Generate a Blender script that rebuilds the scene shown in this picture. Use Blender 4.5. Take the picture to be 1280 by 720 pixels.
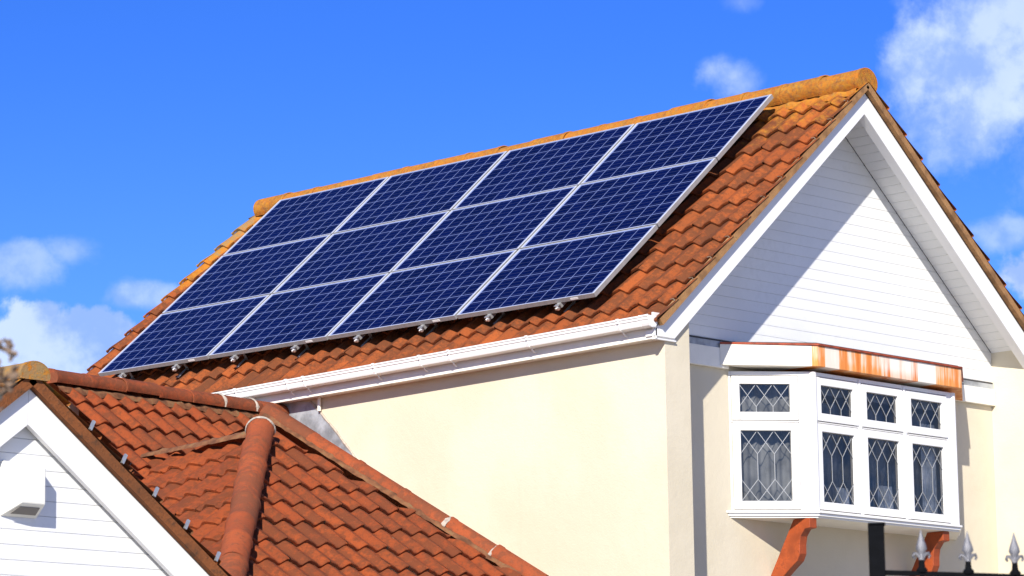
import bpy, bmesh, math, random
from mathutils import Vector, Matrix
random.seed(7)
R = math.radians
S = bpy.context.scene
C = S.collection
for o in list(bpy.data.objects): bpy.data.objects.remove(o)

# ------------------------------------------------------------------ camera
cam_d = bpy.data.cameras.new("camera"); cam = bpy.data.objects.new("camera", cam_d); C.objects.link(cam)
rt = Vector((0.6933704, -0.7204484, -0.0138432)); dn_ = Vector((0.1138670, 0.1285166, -0.9851486)); fw = Vector((0.7115278, 0.6814966, 0.1711449))
up_ = -dn_
M4 = Matrix(((rt.x, up_.x, -fw.x, -22.5728), (rt.y, up_.y, -fw.y, -18.2960), (rt.z, up_.z, -fw.z, -6.7994), (0, 0, 0, 1)))
cam.matrix_world = M4
cam_d.sensor_width = 36; cam_d.lens = 114.21
cam_d.clip_start = 0.5; cam_d.clip_end = 3000
cam_d.dof.use_dof = True; cam_d.dof.focus_distance = 27.5; cam_d.dof.aperture_fstop = 13
S.camera = cam

# ------------------------------------------------------------------ light
SUNV = Vector((-1.53, -1.0, 1.10)).normalized()         # towards the sun
sun_d = bpy.data.lights.new("sun", 'SUN'); sun_d.energy = 5.0; sun_d.angle = R(0.53); sun_d.color = (1.0, 0.95, 0.87)
sun = bpy.data.objects.new("sun", sun_d); C.objects.link(sun)
sun.rotation_euler = SUNV.to_track_quat('Z', 'Y').to_euler(); sun.location = (-30, -20, 20)
S.view_settings.view_transform = 'Standard'; S.view_settings.look = 'None'
S.view_settings.exposure = 0.52; S.view_settings.gamma = 1
W = bpy.data.worlds.new("World"); S.world = W; W.use_nodes = True
nt = W.node_tree; nt.nodes.clear()

class G:
    """tiny helper for node trees"""
    def __init__(s, nt): s.nt = nt
    def n(s, t, **k):
        x = s.nt.nodes.new(t)
        for a, b in k.items(): setattr(x, a, b)
        return x
    def set(s, sock, v):
        if hasattr(v, 'links') or isinstance(v, bpy.types.NodeSocket): s.nt.links.new(v, sock)
        else: sock.default_value = v
    def m(s, op, a, b=None, c=None, clamp=False):
        x = s.n('ShaderNodeMath', operation=op); x.use_clamp = clamp
        s.set(x.inputs[0], a)
        if b is not None: s.set(x.inputs[1], b)
        if c is not None: s.set(x.inputs[2], c)
        return x.outputs[0]
    def dot(s, a, v):
        x = s.n('ShaderNodeVectorMath', operation='DOT_PRODUCT'); s.set(x.inputs[0], a); x.inputs[1].default_value = v
        return x.outputs['Value']
    def noise(s, vec, scale, det=4, rough=.55, dist=0.0):
        x = s.n('ShaderNodeTexNoise'); s.set(x.inputs['Vector'], vec)
        x.inputs['Scale'].default_value = scale; x.inputs['Detail'].default_value = det
        x.inputs['Roughness'].default_value = rough; x.inputs['Distortion'].default_value = dist
        return x.outputs['Fac']
    def step(s, v, a, b, lo=0., hi=1.):
        x = s.n('ShaderNodeMapRange'); x.interpolation_type = 'SMOOTHSTEP'
        s.set(x.inputs[0], v)
        for i, q in enumerate((a, b, lo, hi)): s.set(x.inputs[1 + i], q)
        return x.outputs[0]
    def mix(s, f, a, b, mode='MIX'):
        x = s.n('ShaderNodeMix', data_type='RGBA', blend_type=mode)
        s.set(x.inputs[0], f)
        for i, q in ((6, a), (7, b)):
            if isinstance(q, (tuple, list)) and len(q) == 3: q = (*q, 1)
            s.set(x.inputs[i], q)
        return x.outputs[2]

g = G(nt)
sky = g.n('ShaderNodeTexSky', sky_type='NISHITA'); sky.sun_disc = False
sky.sun_elevation = math.asin(SUNV.z); sky.sun_rotation = math.atan2(SUNV.x, SUNV.y)
sky.altitude = 1500; sky.air_density = 1.0; sky.dust_density = 0.8; sky.ozone_density = 3.0
dirn = g.n('ShaderNodeTexCoord').outputs['Generated']
skyc = g.mix(1.0, sky.outputs[0], g.mix(g.step(g.dot(dirn, (0, 0, 1.0)), .12, .27), (0.62, 1.10, 2.15), (0.36, 0.87, 2.12)), 'MULTIPLY')
nz1 = g.noise(dirn, 34, 12, .60, .15); nz2 = g.noise(dirn, 9, 3, .5)
clouds = [  # direction, angular half sizes (rad), density, softness
    ((0.8010, 0.5530, 0.2390), .0400, .0330, 1.00, .60, 1.9),
    ((0.7865, 0.5735, 0.2370), .0190, .0170, 1.0, .6, 2.2),
    ((0.7960, 0.5620, 0.2180), .0260, .0150, .60, .9),
    ((0.8150, 0.5400, 0.2050), .0270, .0180, .55, 1.0),
    ((0.7458, 0.6235, 0.2345), .0110, .0080, .75, .9),
    ((0.7490, 0.6190, 0.2320), .0070, .0070, .50, .9),
    ((0.7464, 0.6149, 0.2560), .0070, .0050, .35, 1.0),
    ((0.6060, 0.7800, 0.1480), .0260, .0165, 1.10, .35),
    ((0.6190, 0.7700, 0.1530), .0160, .0120, 1.05, .35),
    ((0.5990, 0.7805, 0.1785), .0170, .0070, .55, .9),
    ((0.6110, 0.7720, 0.1830), .0090, .0060, .45, .9),
    ((0.6290, 0.7590, 0.1695), .0110, .0048, .70, .8),
    ((0.8060, 0.5625, 0.1840), .0140, .0060, .55, .9),
    ((0.8135, 0.5550, 0.1705), .0130, .0085, 1.1, .4)]
total = None
for cl in clouds:
    d, rx, ry, den, soft = cl[:5]; amp_ = cl[5] if len(cl) > 5 else 3.2
    d = Vector(d).normalized(); e1 = Vector((d.y, -d.x, 0)).normalized(); e2 = e1.cross(d)
    a = g.m('MULTIPLY', g.dot(dirn, e1), 1 / rx); b = g.m('MULTIPLY', g.dot(dirn, e2), 1 / ry)
    r2 = g.m('ADD', g.m('MULTIPLY', a, a), g.m('MULTIPLY', b, b))
    front = g.step(g.dot(dirn, d), .8, .9)
    rr = g.m('SQRT', r2)
    # radius disturbed by noise
    q = g.m('ADD', rr, g.m('MULTIPLY', g.m('SUBTRACT', nz1, .5), amp_))
    k = g.m('MULTIPLY', g.m('MULTIPLY', g.step(q, 1.0 + soft * .25, 1.0 - soft * .75), front), den)
    total = k if total is None else g.m('MAXIMUM', total, k)
vd = g.dot(dirn, (0.7115, 0.6815, 0.1711))
dz = g.dot(dirn, (0, 0, 1.0))
fill_clouds = g.m('MULTIPLY', g.m('MULTIPLY', g.step(g.noise(dirn, 2.6, 8, .6, .2), .47, .56), g.step(vd, .955, .90)), g.step(dz, .58, .42))  # unseen clouds outside the view, added to whiten the blue fill light
total = g.m('MAXIMUM', total, g.m('MULTIPLY', fill_clouds, .9))
total = g.m('MINIMUM', total, 1.0)
shade = g.noise(dirn, 48, 6, .6)
cl_lo = (4.6, 6.9, 13.5); cl_hi = (8.9, 10.8, 15.4)
ccol = g.mix(g.step(shade, .38, .62), cl_lo, cl_hi)
ccol = g.mix(fill_clouds, ccol, (7.2, 7.6, 8.6))
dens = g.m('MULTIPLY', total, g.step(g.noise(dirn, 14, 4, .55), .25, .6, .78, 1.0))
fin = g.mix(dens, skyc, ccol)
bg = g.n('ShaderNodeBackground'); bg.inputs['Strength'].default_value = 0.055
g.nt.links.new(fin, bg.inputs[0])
wo = g.n('ShaderNodeOutputWorld'); g.nt.links.new(bg.outputs[0], wo.inputs[0])

# ------------------------------------------------------------------ materials
def mat(name, build):
    m = bpy.data.materials.new(name); m.use_nodes = True; t = m.node_tree; t.nodes.clear()
    g = G(t); out = g.n('ShaderNodeOutputMaterial'); p = g.n('ShaderNodeBsdfPrincipled')
    t.links.new(p.outputs[0], out.inputs[0]); build(g, p, out); return m
def setp(g, p, **k):
    for a, b in k.items():
        a = {'col': 'Base Color', 'rough': 'Roughness', 'metal': 'Metallic', 'spec': 'Specular IOR Level', 'coat': 'Coat Weight', 'coatr': 'Coat Roughness', 'nrm': 'Normal', 'ior': 'IOR'}[a]
        if isinstance(b, tuple) and len(b) == 3: b = (*b, 1)
        g.set(p.inputs[a], b)
def bump(g, h, s, d=.01):
    b = g.n('ShaderNodeBump'); b.inputs['Strength'].default_value = s; b.inputs['Distance'].default_value = d
    g.set(b.inputs['Height'], h); return b.outputs[0]
def oc(g): return g.n('ShaderNodeTexCoord').outputs['Object']

def plain(name, col, rough=.5, metal=0., var=.06, bs=.15, sc=6, dirt=0., dcol=(.3, .26, .2)):
    def b(g, p, out):
        v = oc(g); n1 = g.noise(v, sc, 5); n2 = g.noise(v, sc * 9, 4, .65)
        c = g.mix(g.step(n1, .3, .7), tuple(x * (1 - var) for x in col), tuple(min(1, x * (1 + var)) for x in col))
        if dirt: c = g.mix(g.m('MULTIPLY', g.step(g.m('MULTIPLY', n1, n2), .27, .40), dirt), c, dcol)
        setp(g, p, col=c, rough=rough, metal=metal, nrm=bump(g, n2, bs, .004))
    return mat(name, b)

def tile_mat(name, c1, c2, dark, lichen=0., mode='main', weather=.55):
    def b(g, p, out):
        v = oc(g); uv = g.n('ShaderNodeUVMap'); uv.uv_map = 'tile'
        sx = g.n('ShaderNodeSeparateXYZ'); g.set(sx.inputs[0], uv.outputs[0])
        r1, r2 = sx.outputs[0], sx.outputs[1]
        n1 = g.noise(v, 2.2, 6, .65); n2 = g.noise(v, 13, 8, .74); n3 = g.noise(v, 80, 3, .7)
        c = g.mix(r1, c1, c2)
        c = g.mix(g.m('MULTIPLY', g.step(r2, .82, .97), .22), c, dark)
        c = g.mix(g.m('MULTIPLY', g.step(g.m('ADD', n2, g.m('MULTIPLY', r2, .16)), .49, .66), weather), c, dark)
        c = g.mix(g.m('MULTIPLY', g.step(n1, .42, .68), weather * .5), c, dark)
        n4 = g.noise(v, 38, 6, .8)
        c = g.mix(g.m('MULTIPLY', g.step(n4, .54, .66), .55), c, dark)
        c = g.mix(g.m('MULTIPLY', g.step(n3, .62, .75), .30), c, (.40, .26, .13))
        if lichen:
            s = g.n('ShaderNodeSeparateXYZ'); g.set(s.inputs[0], v)
            if mode == 'main':
                hz = g.m('ADD', g.step(s.outputs[2], -1.9, .02, 0, .44), g.m('MULTIPLY', g.step(s.outputs[1], 6.9, 7.35), .30))
            elif mode == 'ridge': hz = g.m('ADD', .46, 0.0)
            elif mode == 'gable': hz = g.step(s.outputs[2], -4.3, -3.75, 0, .62)
            else: hz = g.m('ADD', .25, 0.0)
            lm = g.step(g.m('ADD', g.m('MULTIPLY', g.noise(v, 22 if mode == 'ridge' else 11, 8, .75), .55), hz), .62, .80)
            lc = g.mix(g.step(n2, .35, .65), (.50, .165, .012), (.46, .215, .022))
            c = g.mix(g.m('MULTIPLY', lm, lichen), c, lc)
            gm = g.m('MULTIPLY', g.step(g.m('ADD', g.m('MULTIPLY', g.noise(v, 24, 4, .7), .6), hz), .78 if mode == 'ridge' else .84, .92), .6)
            c = g.mix(gm, c, (.20, .19, .11))
        h = g.m('ADD', n2, g.m('MULTIPLY', n3, .5))
        setp(g, p, col=c, rough=.85, spec=.25, nrm=bump(g, h, .8, .014))
    return mat(name, b)

M_tile = tile_mat('terracotta_pantile_weathered', (.36, .088, .019), (.27, .064, .015), (.105, .038, .015), .85, 'main', .72)
M_ridge = tile_mat('terracotta_ridge_lichen', (.40, .13, .022), (.34, .10, .022), (.16, .07, .03), .95, 'ridge', .75)
M_tile2 = tile_mat('terracotta_pantile_red', (.310, .064, .014), (.250, .050, .013), (.125, .038, .014), 0, 'x', .72)
M_ridge2 = tile_mat('terracotta_hip_tile', (.35, .076, .023), (.29, .062, .020), (.14, .052, .025), 0, 'x', .65)
M_tileG = tile_mat('terracotta_pantile_gable', (.30, .085, .022), (.24, .064, .021), (.13, .06, .027), .9, 'gable', .65)
M_mortar = plain('lime_mortar_stained', (.30, .15, .055), .9, 0, .35, .6, 9, .6, (.16, .12, .05))
M_mortarG = plain('green_stained_mortar', (.17, .065, .024), .95, 0, .45, .8, 12, .8, (.12, .12, .05))
M_mortarW = plain('pale_old_mortar', (.42, .36, .29), .9, 0, .3, .8, 24, .7, (.22, .14, .08))
def b_render(g, p, out):
    v = oc(g); n1 = g.noise(v, 1.1, 5); n2 = g.noise(v, 60, 5, .7); n3 = g.noise(v, 7, 6, .7)
    mp = g.n('ShaderNodeMapping'); mp.inputs['Scale'].default_value = (1, 1, .05); g.set(mp.inputs[0], v)
    st = g.noise(mp.outputs[0], 4.5, 5, .7)
    c = g.mix(g.step(n1, .35, .65), (.615, .545, .400), (.660, .590, .445))
    c = g.mix(g.m('MULTIPLY', g.step(st, .56, .74), .14), c, (.50, .43, .30))
    c = g.mix(g.m('MULTIPLY', g.step(n3, .60, .75), .10), c, (.55, .47, .32))
    setp(g, p, col=c, rough=.9, spec=.2, nrm=bump(g, g.m('ADD', n2, g.m('MULTIPLY', n3, 2.0)), .35, .006))
M_render = mat('cream_painted_render', b_render)
M_white = plain('white_upvc', (.80, .785, .75), .38, 0, .02, .02, 4)
M_siding = plain('white_upvc_cladding', (.78, .78, .76), .42, 0, .03, .03, 2, .12, (.5, .49, .45))
M_paintw = plain('cream_white_painted_board', (.82, .79, .70), .5, 0, .04, .1, 6)
M_lead = plain('grey_lead_flashing', (.34, .36, .38), .5, .25, .35, .6, 7, .4, (.45, .47, .48))
M_verge = tile_mat('brown_verge_bedding', (.23, .075, .022), (.19, .06, .02), (.08, .04, .02), .5, 'x', .85)
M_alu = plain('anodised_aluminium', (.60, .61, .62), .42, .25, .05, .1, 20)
M_alu_shade = plain('aluminium_shaded_tone', (.30, .295, .29), .5, .15, .08, .1, 20)  # aluminium darkened to paint shade on frame sides; rails and hooks share it
M_steel = plain('galvanised_steel', (.60, .60, .58), .4, .8, .1, .3, 30)
M_clip = plain('tarnished_wire', (.22, .17, .12), .6, .3, .3)
M_black = plain('black_painted_iron', (.003, .0034, .0045), .9, 0, .2, .4, 40)
M_silver = plain('silver_painted_finial', (.18, .18, .195), .42, .45, .15, .4, 60, .5, (.10, .09, .08))
M_wood = plain('orange_stained_timber', (.30, .052, .008), .6, 0, .25, .5, 9, .5, (.12, .022, .006))
M_redstrip = plain('rusted_red_metal_trim', (.30, .055, .02), .6, .1, .35, .4, 12)
M_drip = plain('dark_bitumen_edge', (.05, .045, .045), .7)
M_came = plain('lead_came_pale', (.36, .37, .38), .5, .2, .05, .1, 30)
M_curtain = plain('pale_curtain_glint', (.75, .80, .80), .9, 0, .5, .2, 5)  # pale curtain and plants, whitened to paint bright reflections in the panes
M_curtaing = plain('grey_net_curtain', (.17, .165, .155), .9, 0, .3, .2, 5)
M_net_reflect = plain('grey_net_reflection', (.19, .19, .195), .9, 0, .6, .2, 4)  # net curtain lightened in colour to paint grey reflections on the glass
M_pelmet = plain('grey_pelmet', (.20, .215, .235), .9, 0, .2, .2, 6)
M_room = plain('dim_room_wall', (.42, .43, .44), .9)
M_vent = plain('cream_plastic_vent', (.82, .80, .70), .45, 0, .02)
M_ventd = plain('grey_vent_grille', (.22, .20, .17), .7)
M_seed = plain('dry_brown_seed_head', (.22, .15, .10), .95, 0, .5, .8, 60)
M_leaf = plain('grey_green_leaf', (.22, .26, .24), .8, 0, .4, .4, 40)

M_black.node_tree.nodes['Principled BSDF'].inputs['Specular IOR Level'].default_value = .12
def b_rust(g, p, out):      # white board with vertical rust runs
    v = oc(g); mp = g.n('ShaderNodeMapping'); mp.inputs['Scale'].default_value = (1, 1, .06); g.set(mp.inputs[0], v)
    s = g.n('ShaderNodeSeparateXYZ'); g.set(s.inputs[0], v)
    a = g.noise(mp.outputs[0], 9, 5, .7); b = g.noise(mp.outputs[0], 34, 3, .6); c0 = g.noise(v, 12, 4)
    x = s.outputs[0]
    # boards at stations along the front: which panels are rusty and which stayed white
    w1 = g.m('MULTIPLY', g.step(x, -.61, -.60), g.step(x, -.405, -.41)); w2 = g.m('MULTIPLY', g.step(x, .72, .725), g.step(x, .995, .99))
    w3 = g.step(x, -.745, -.75)
    white = g.m('MAXIMUM', g.m('MULTIPLY', w1, .8), g.m('MAXIMUM', w2, w3))
    mid = g.m('MULTIPLY', g.step(x, .1, .3), g.step(x, .74, .7))
    amt = g.m('ADD', g.m('MULTIPLY', a, 1.1), g.m('MULTIPLY', b, .4))
    rust = g.step(g.m('SUBTRACT', amt, g.m('MULTIPLY', mid, .22)), .48, .82)
    edge = g.step(s.outputs[2], -2.60, -2.70, 0, .45)
    rust = g.m('MINIMUM', g.m('ADD', rust, edge), 1.0)
    rust = g.m('MULTIPLY', rust, g.m('SUBTRACT', 1.0, white))
    rc = g.mix(g.step(a, .35, .7), (.80, .36, .10), (.66, .16, .015))
    setp(g, p, col=g.mix(rust, (.84, .79, .68), rc), rough=.6, nrm=bump(g, c0, .2, .004))
M_rust = mat('rust_streaked_board', b_rust)

def b_cells(g, p, out):
    uv = g.n('ShaderNodeUVMap'); uv.uv_map = 'cells'
    s = g.n('ShaderNodeSeparateXYZ'); g.set(s.inputs[0], uv.outputs[0])
    def line(x, w):
        f = g.m('FRACT', x); d = g.m('MINIMUM', f, g.m('SUBTRACT', 1.0, f)); return g.step(d, w, w * .6)
    l = g.m('MAXIMUM', line(s.outputs[0], .026), line(s.outputs[1], .023))
    # pale back sheet outside of the cells
    u, w = s.outputs[0], s.outputs[1]
    o = g.m('MAXIMUM', g.m('MAXIMUM', g.step(u, .0, -.01), g.step(u, 10., 10.01)), g.m('MAXIMUM', g.step(w, .0, -.01), g.step(w, 6., 6.01)))
    l = g.m('MAXIMUM', l, o)
    bus = g.m('FRACT', g.m('MULTIPLY', w, 3.0)); bd = g.m('ABSOLUTE', g.m('SUBTRACT', bus, .5)); bl = g.m('MULTIPLY', g.step(bd, .05, .02), .10)
    vo = g.n('ShaderNodeTexVoronoi'); g.set(vo.inputs['Vector'], oc(g)); vo.inputs['Scale'].default_value = 55
    fl = g.n('ShaderNodeTexWhiteNoise', noise_dimensions='2D')
    cb = g.n('ShaderNodeCombineXYZ'); g.set(cb.inputs[0], g.m('FLOOR', u)); g.set(cb.inputs[1], g.m('FLOOR', w)); g.set(fl.inputs['Vector'], cb.outputs[0])
    c = g.mix(fl.outputs['Value'], (.0006, .0016, .019), (.0010, .0030, .036))
    sv = g.n('ShaderNodeSeparateColor'); g.set(sv.inputs[0], vo.outputs['Color'])
    c = g.mix(g.m('MULTIPLY', sv.outputs[0], .5), c, (.0015, .0045, .058))
    c = g.mix(bl, c, (.35, .4, .6))
    c = g.mix(l, c, (.17, .22, .42))
    setp(g, p, col=c, rough=.08, spec=.08)
M_cells = mat('blue_polycrystalline_cells', b_cells)

def b_glass(g, p, out):
    tr = g.n('ShaderNodeBsdfTransparent'); tr.inputs[0].default_value = (.80, .82, .84, 1)
    gl = g.n('ShaderNodeBsdfGlossy'); gl.inputs['Roughness'].default_value = .02; gl.inputs['Color'].default_value = (.95, .93, .88, 1)
    n = g.noise(oc(g), 2.2, 2); g.set(gl.inputs['Normal'], bump(g, n, .12, .03))
    fr = g.n('ShaderNodeFresnel'); fr.inputs['IOR'].default_value = 1.6
    mx = g.n('ShaderNodeMixShader'); g.set(mx.inputs[0], g.m('ADD', g.m('MULTIPLY', fr.outputs[0], .9), .01, clamp=True))
    g.nt.links.new(tr.outputs[0], mx.inputs[1]); g.nt.links.new(gl.outputs[0], mx.inputs[2]); g.nt.links.new(mx.outputs[0], out.inputs[0])
M_glass = mat('window_glass', b_glass)

def b_ground(g, p, out):
    v = oc(g); n1 = g.noise(v, .6, 6); n2 = g.noise(v, 30, 4, .7)
    setp(g, p, col=g.mix(g.step(n1, .4, .6), (.30, .28, .25), (.35, .33, .30)), rough=.95, nrm=bump(g, n2, .6, .02))
M_ground = mat('pale_bounce_paving', b_ground)  # unseen ground, made pale to bounce warm fill light onto the walls

# ------------------------------------------------------------------ object helpers
def link(o, parent=None):
    C.objects.link(o)
    if parent is not None:
        o.parent = parent; o.matrix_parent_inverse = world_of(parent).inverted()
    return o
def world_of(o):
    return Matrix.Translation(o.location) if o.type == 'EMPTY' else Matrix.Identity(4)
def thing(name, label, cat, loc=(0, 0, 0), group=None):
    o = bpy.data.objects.new(name, None); o.empty_display_size = .2; C.objects.link(o); o.location = loc
    o['label'] = label; o['category'] = cat
    if group: o['group'] = group
    return o
def mesh(name, verts, faces, m, parent=None, smooth=False, label=None):
    me = bpy.data.meshes.new(name); me.from_pydata([tuple(v) for v in verts], [], faces); me.update()
    ms = m if isinstance(m, list) else [m]
    for x in ms: me.materials.append(x)
    if smooth:
        for f in me.polygons: f.use_smooth = True
    o = bpy.data.objects.new(name, me); link(o, parent)
    if label: o['label'] = label
    return o

class MB:
    """collects shapes into one mesh"""
    def __init__(s): s.v = []; s.f = []; s.mi = []
    def add(s, vs, fs, mi=0):
        k = len(s.v); s.v += [Vector(v) for v in vs]
        for f in fs: s.f.append([i + k for i in f]); s.mi.append(mi)
        return s
    def box(s, x0, x1, y0, y1, z0, z1, mi=0):
        vs = [(x0, y0, z0), (x1, y0, z0), (x1, y1, z0), (x0, y1, z0), (x0, y0, z1), (x1, y0, z1), (x1, y1, z1), (x0, y1, z1)]
        return s.add(vs, [(0, 3, 2, 1), (4, 5, 6, 7), (0, 1, 5, 4), (1, 2, 6, 5), (2, 3, 7, 6), (3, 0, 4, 7)], mi)
    def obox(s, o, a, b, c, mi=0):
        """box with corner o and edge vectors a, b, c"""
        o, a, b, c = map(Vector, (o, a, b, c))
        vs = [o, o + a, o + a + b, o + b, o + c, o + a + c, o + a + b + c, o + b + c]
        fs = [(0, 3, 2, 1), (4, 5, 6, 7), (0, 1, 5, 4), (1, 2, 6, 5), (2, 3, 7, 6), (3, 0, 4, 7)]
        if a.cross(b).dot(c) < 0: fs = [f[::-1] for f in fs]
        return s.add(vs, fs, mi)
    def prism(s, poly, ext, mi=0):
        """polygon (3D points) extruded by vector ext"""
        n = len(poly); ext = Vector(ext); vs = [Vector(p) for p in poly] + [Vector(p) + ext for p in poly]
        nn = Vector((0, 0, 0))
        for i in range(n): nn += (vs[i] - vs[0]).cross(vs[(i + 1) % n] - vs[0])
        fs = [list(range(n))[::-1], list(range(n, 2 * n))] + [[i, (i + 1) % n, n + (i + 1) % n, n + i] for i in range(n)]
        if nn.dot(ext) < 0: fs = [f[::-1] for f in fs]
        return s.add(vs, fs, mi)
    def tube(s, pts, r, k=10, mi=0, cap=True):
        pts = [Vector(p) for p in pts]; rs = r if isinstance(r, (list, tuple)) else [r] * len(pts)
        b0 = len(s.v); up = Vector((.13, .21, 1)).normalized()
        for i, p in enumerate(pts):
            d = (pts[min(i + 1, len(pts) - 1)] - pts[max(i - 1, 0)]).normalized()
            a = d.cross(up)
            if a.length < .15: a = d.cross(Vector((1, .3, 0)))
            a.normalize(); b = a.cross(d)
            s.v += [p + (a * math.cos(2 * math.pi * j / k) + b * math.sin(2 * math.pi * j / k)) * rs[i] for j in range(k)]
        for i in range(len(pts) - 1):
            for j in range(k):
                j2 = (j + 1) % k
                s.f.append([b0 + i * k + j, b0 + i * k + j2, b0 + (i + 1) * k + j2, b0 + (i + 1) * k + j]); s.mi.append(mi)
        if cap:
            s.f.append([b0 + j for j in range(k)][::-1]); s.mi.append(mi)
            s.f.append([b0 + (len(pts) - 1) * k + j for j in range(k)]); s.mi.append(mi)
        return s
    def lathe(s, o, prof, k=12, mi=0, sx=1., sy=1., ax=None):
        """profile (r, z) about the vertical through o, optionally squashed along ax"""
        o = Vector(o); e1 = Vector(ax) if ax else Vector((1, 0, 0)); e2 = Vector((-e1.y, e1.x, 0)); b0 = len(s.v)
        for r, z in prof:
            s.v += [o + e1 * (r * sx * math.cos(2 * math.pi * j / k)) + e2 * (r * sy * math.sin(2 * math.pi * j / k)) + Vector((0, 0, z)) for j in range(k)]
        for i in range(len(prof) - 1):
            for j in range(k):
                j2 = (j + 1) % k
                s.f.append([b0 + i * k + j, b0 + i * k + j2, b0 + (i + 1) * k + j2, b0 + (i + 1) * k + j]); s.mi.append(mi)
        return s
    def build(s, name, m, parent=None, bevel=0., smooth=False, label=None):
        o = mesh(name, s.v, s.f, m, parent, smooth, label)
        for p, i in zip(o.data.polygons, s.mi): p.material_index = i
        if bevel:
            b = o.modifiers.new('bevel', 'BEVEL'); b.width = bevel; b.segments = 2; b.limit_method = 'ANGLE'; b.angle_limit = R(35)
        if smooth:
            bm = bmesh.new(); bm.from_mesh(o.data); bmesh.ops.recalc_face_normals(bm, faces=bm.faces)
            for e in bm.edges:
                if len(e.link_faces) == 2 and e.calc_face_angle(0) > R(40): e.smooth = False
            bm.to_mesh(o.data); bm.free()
        return o

GA, RW = .318, .21       # tile gauge and roll width
def tile_slope(name, m, parent, O, U, V, N, u0, u1, L, clip=(), seed=1, amp=.021, phase=0.0, lift=.036, label=None):
    """a slope of interlocking pantiles: U along the eave, V down the slope, N up from it"""
    rnd = random.Random(seed); O, U, V, N = map(Vector, (O, U, V, N)); K = 9
    vs, fs, uvs = [], [], []
    n0 = math.floor(u0 / RW) - 1; n1 = math.ceil(u1 / RW) + 1; nc = math.ceil(L / GA)
    def h(t): return amp * (math.sin(2 * math.pi * t) + .28 * math.sin(4 * math.pi * t + .5))
    for j in range(nc):
        row = rnd.uniform(-.004, .004)
        for i in range(n0, n1):
            r1, r2 = rnd.random(), rnd.random()
            jv = rnd.gauss(0, .0055) + row + (rnd.uniform(.008, .02) if rnd.random() < .03 else 0); jl = rnd.gauss(0, .0022); tw = rnd.gauss(0, .003)
            v0 = j * GA - .012; v1 = min((j + 1) * GA + jv + .012, L + .02)
            if v0 > L: continue
            b = len(vs)
            for k in range(K + 1):
                t = k / K; u = (i + t) * RW - (.0 if k else .001)
                hh = h(t + phase)
                tt = tw * (t - .5)
                for q, (vv, lf) in enumerate(((v0, .004), ((v0 + v1) / 2, lift * .5), (v1 - .006, lift + jl + tt), (v1, lift - .006 + jl + tt), (v1 - .002, lift - .026 + jl))):
                    vs.append(O + U * u + V * (vv + (tw * 1.5 * (t - .5) if q > 1 else 0)) + N * (hh + lf))
            for k in range(K):
                for q in range(4):
                    a = b + k * 5 + q; fs.append([a, a + 1, a + 6, a + 5]); uvs.append((r1, r2))
    me = bpy.data.meshes.new(name); me.from_pydata([tuple(v) for v in vs], [], fs); me.materials.append(m)
    ul = me.uv_layers.new(name='tile')
    for p, uvv in zip(me.polygons, uvs):
        for li in p.loop_indices: ul.data[li].uv = uvv
    for p in me.polygons: p.use_smooth = True
    bm = bmesh.new(); bm.from_mesh(me)
    bmesh.ops.remove_doubles(bm, verts=bm.verts, dist=.0004)
    want = U.cross(V)
    cl = [(O + U * u0, -U), (O + U * u1, U)] + [(Vector(a), Vector(b)) for a, b in clip]
    for a, b in cl:
        bmesh.ops.bisect_plane(bm, geom=bm.verts[:] + bm.edges[:] + bm.faces[:], dist=1e-5, plane_co=a, plane_no=b, clear_outer=True)
    bmesh.ops.recalc_face_normals(bm, faces=bm.faces)
    flip = [f for f in bm.faces if f.normal.dot(N) < -.2]
    if flip: bmesh.ops.reverse_faces(bm, faces=flip)
    for e in bm.edges:
        if len(e.link_faces) == 2 and e.calc_face_angle(0) > R(38): e.smooth = False
    bm.to_mesh(me); bm.free()
    o = bpy.data.objects.new(name, me); link(o, parent)
    if label: o['label'] = label
    return o

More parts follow.
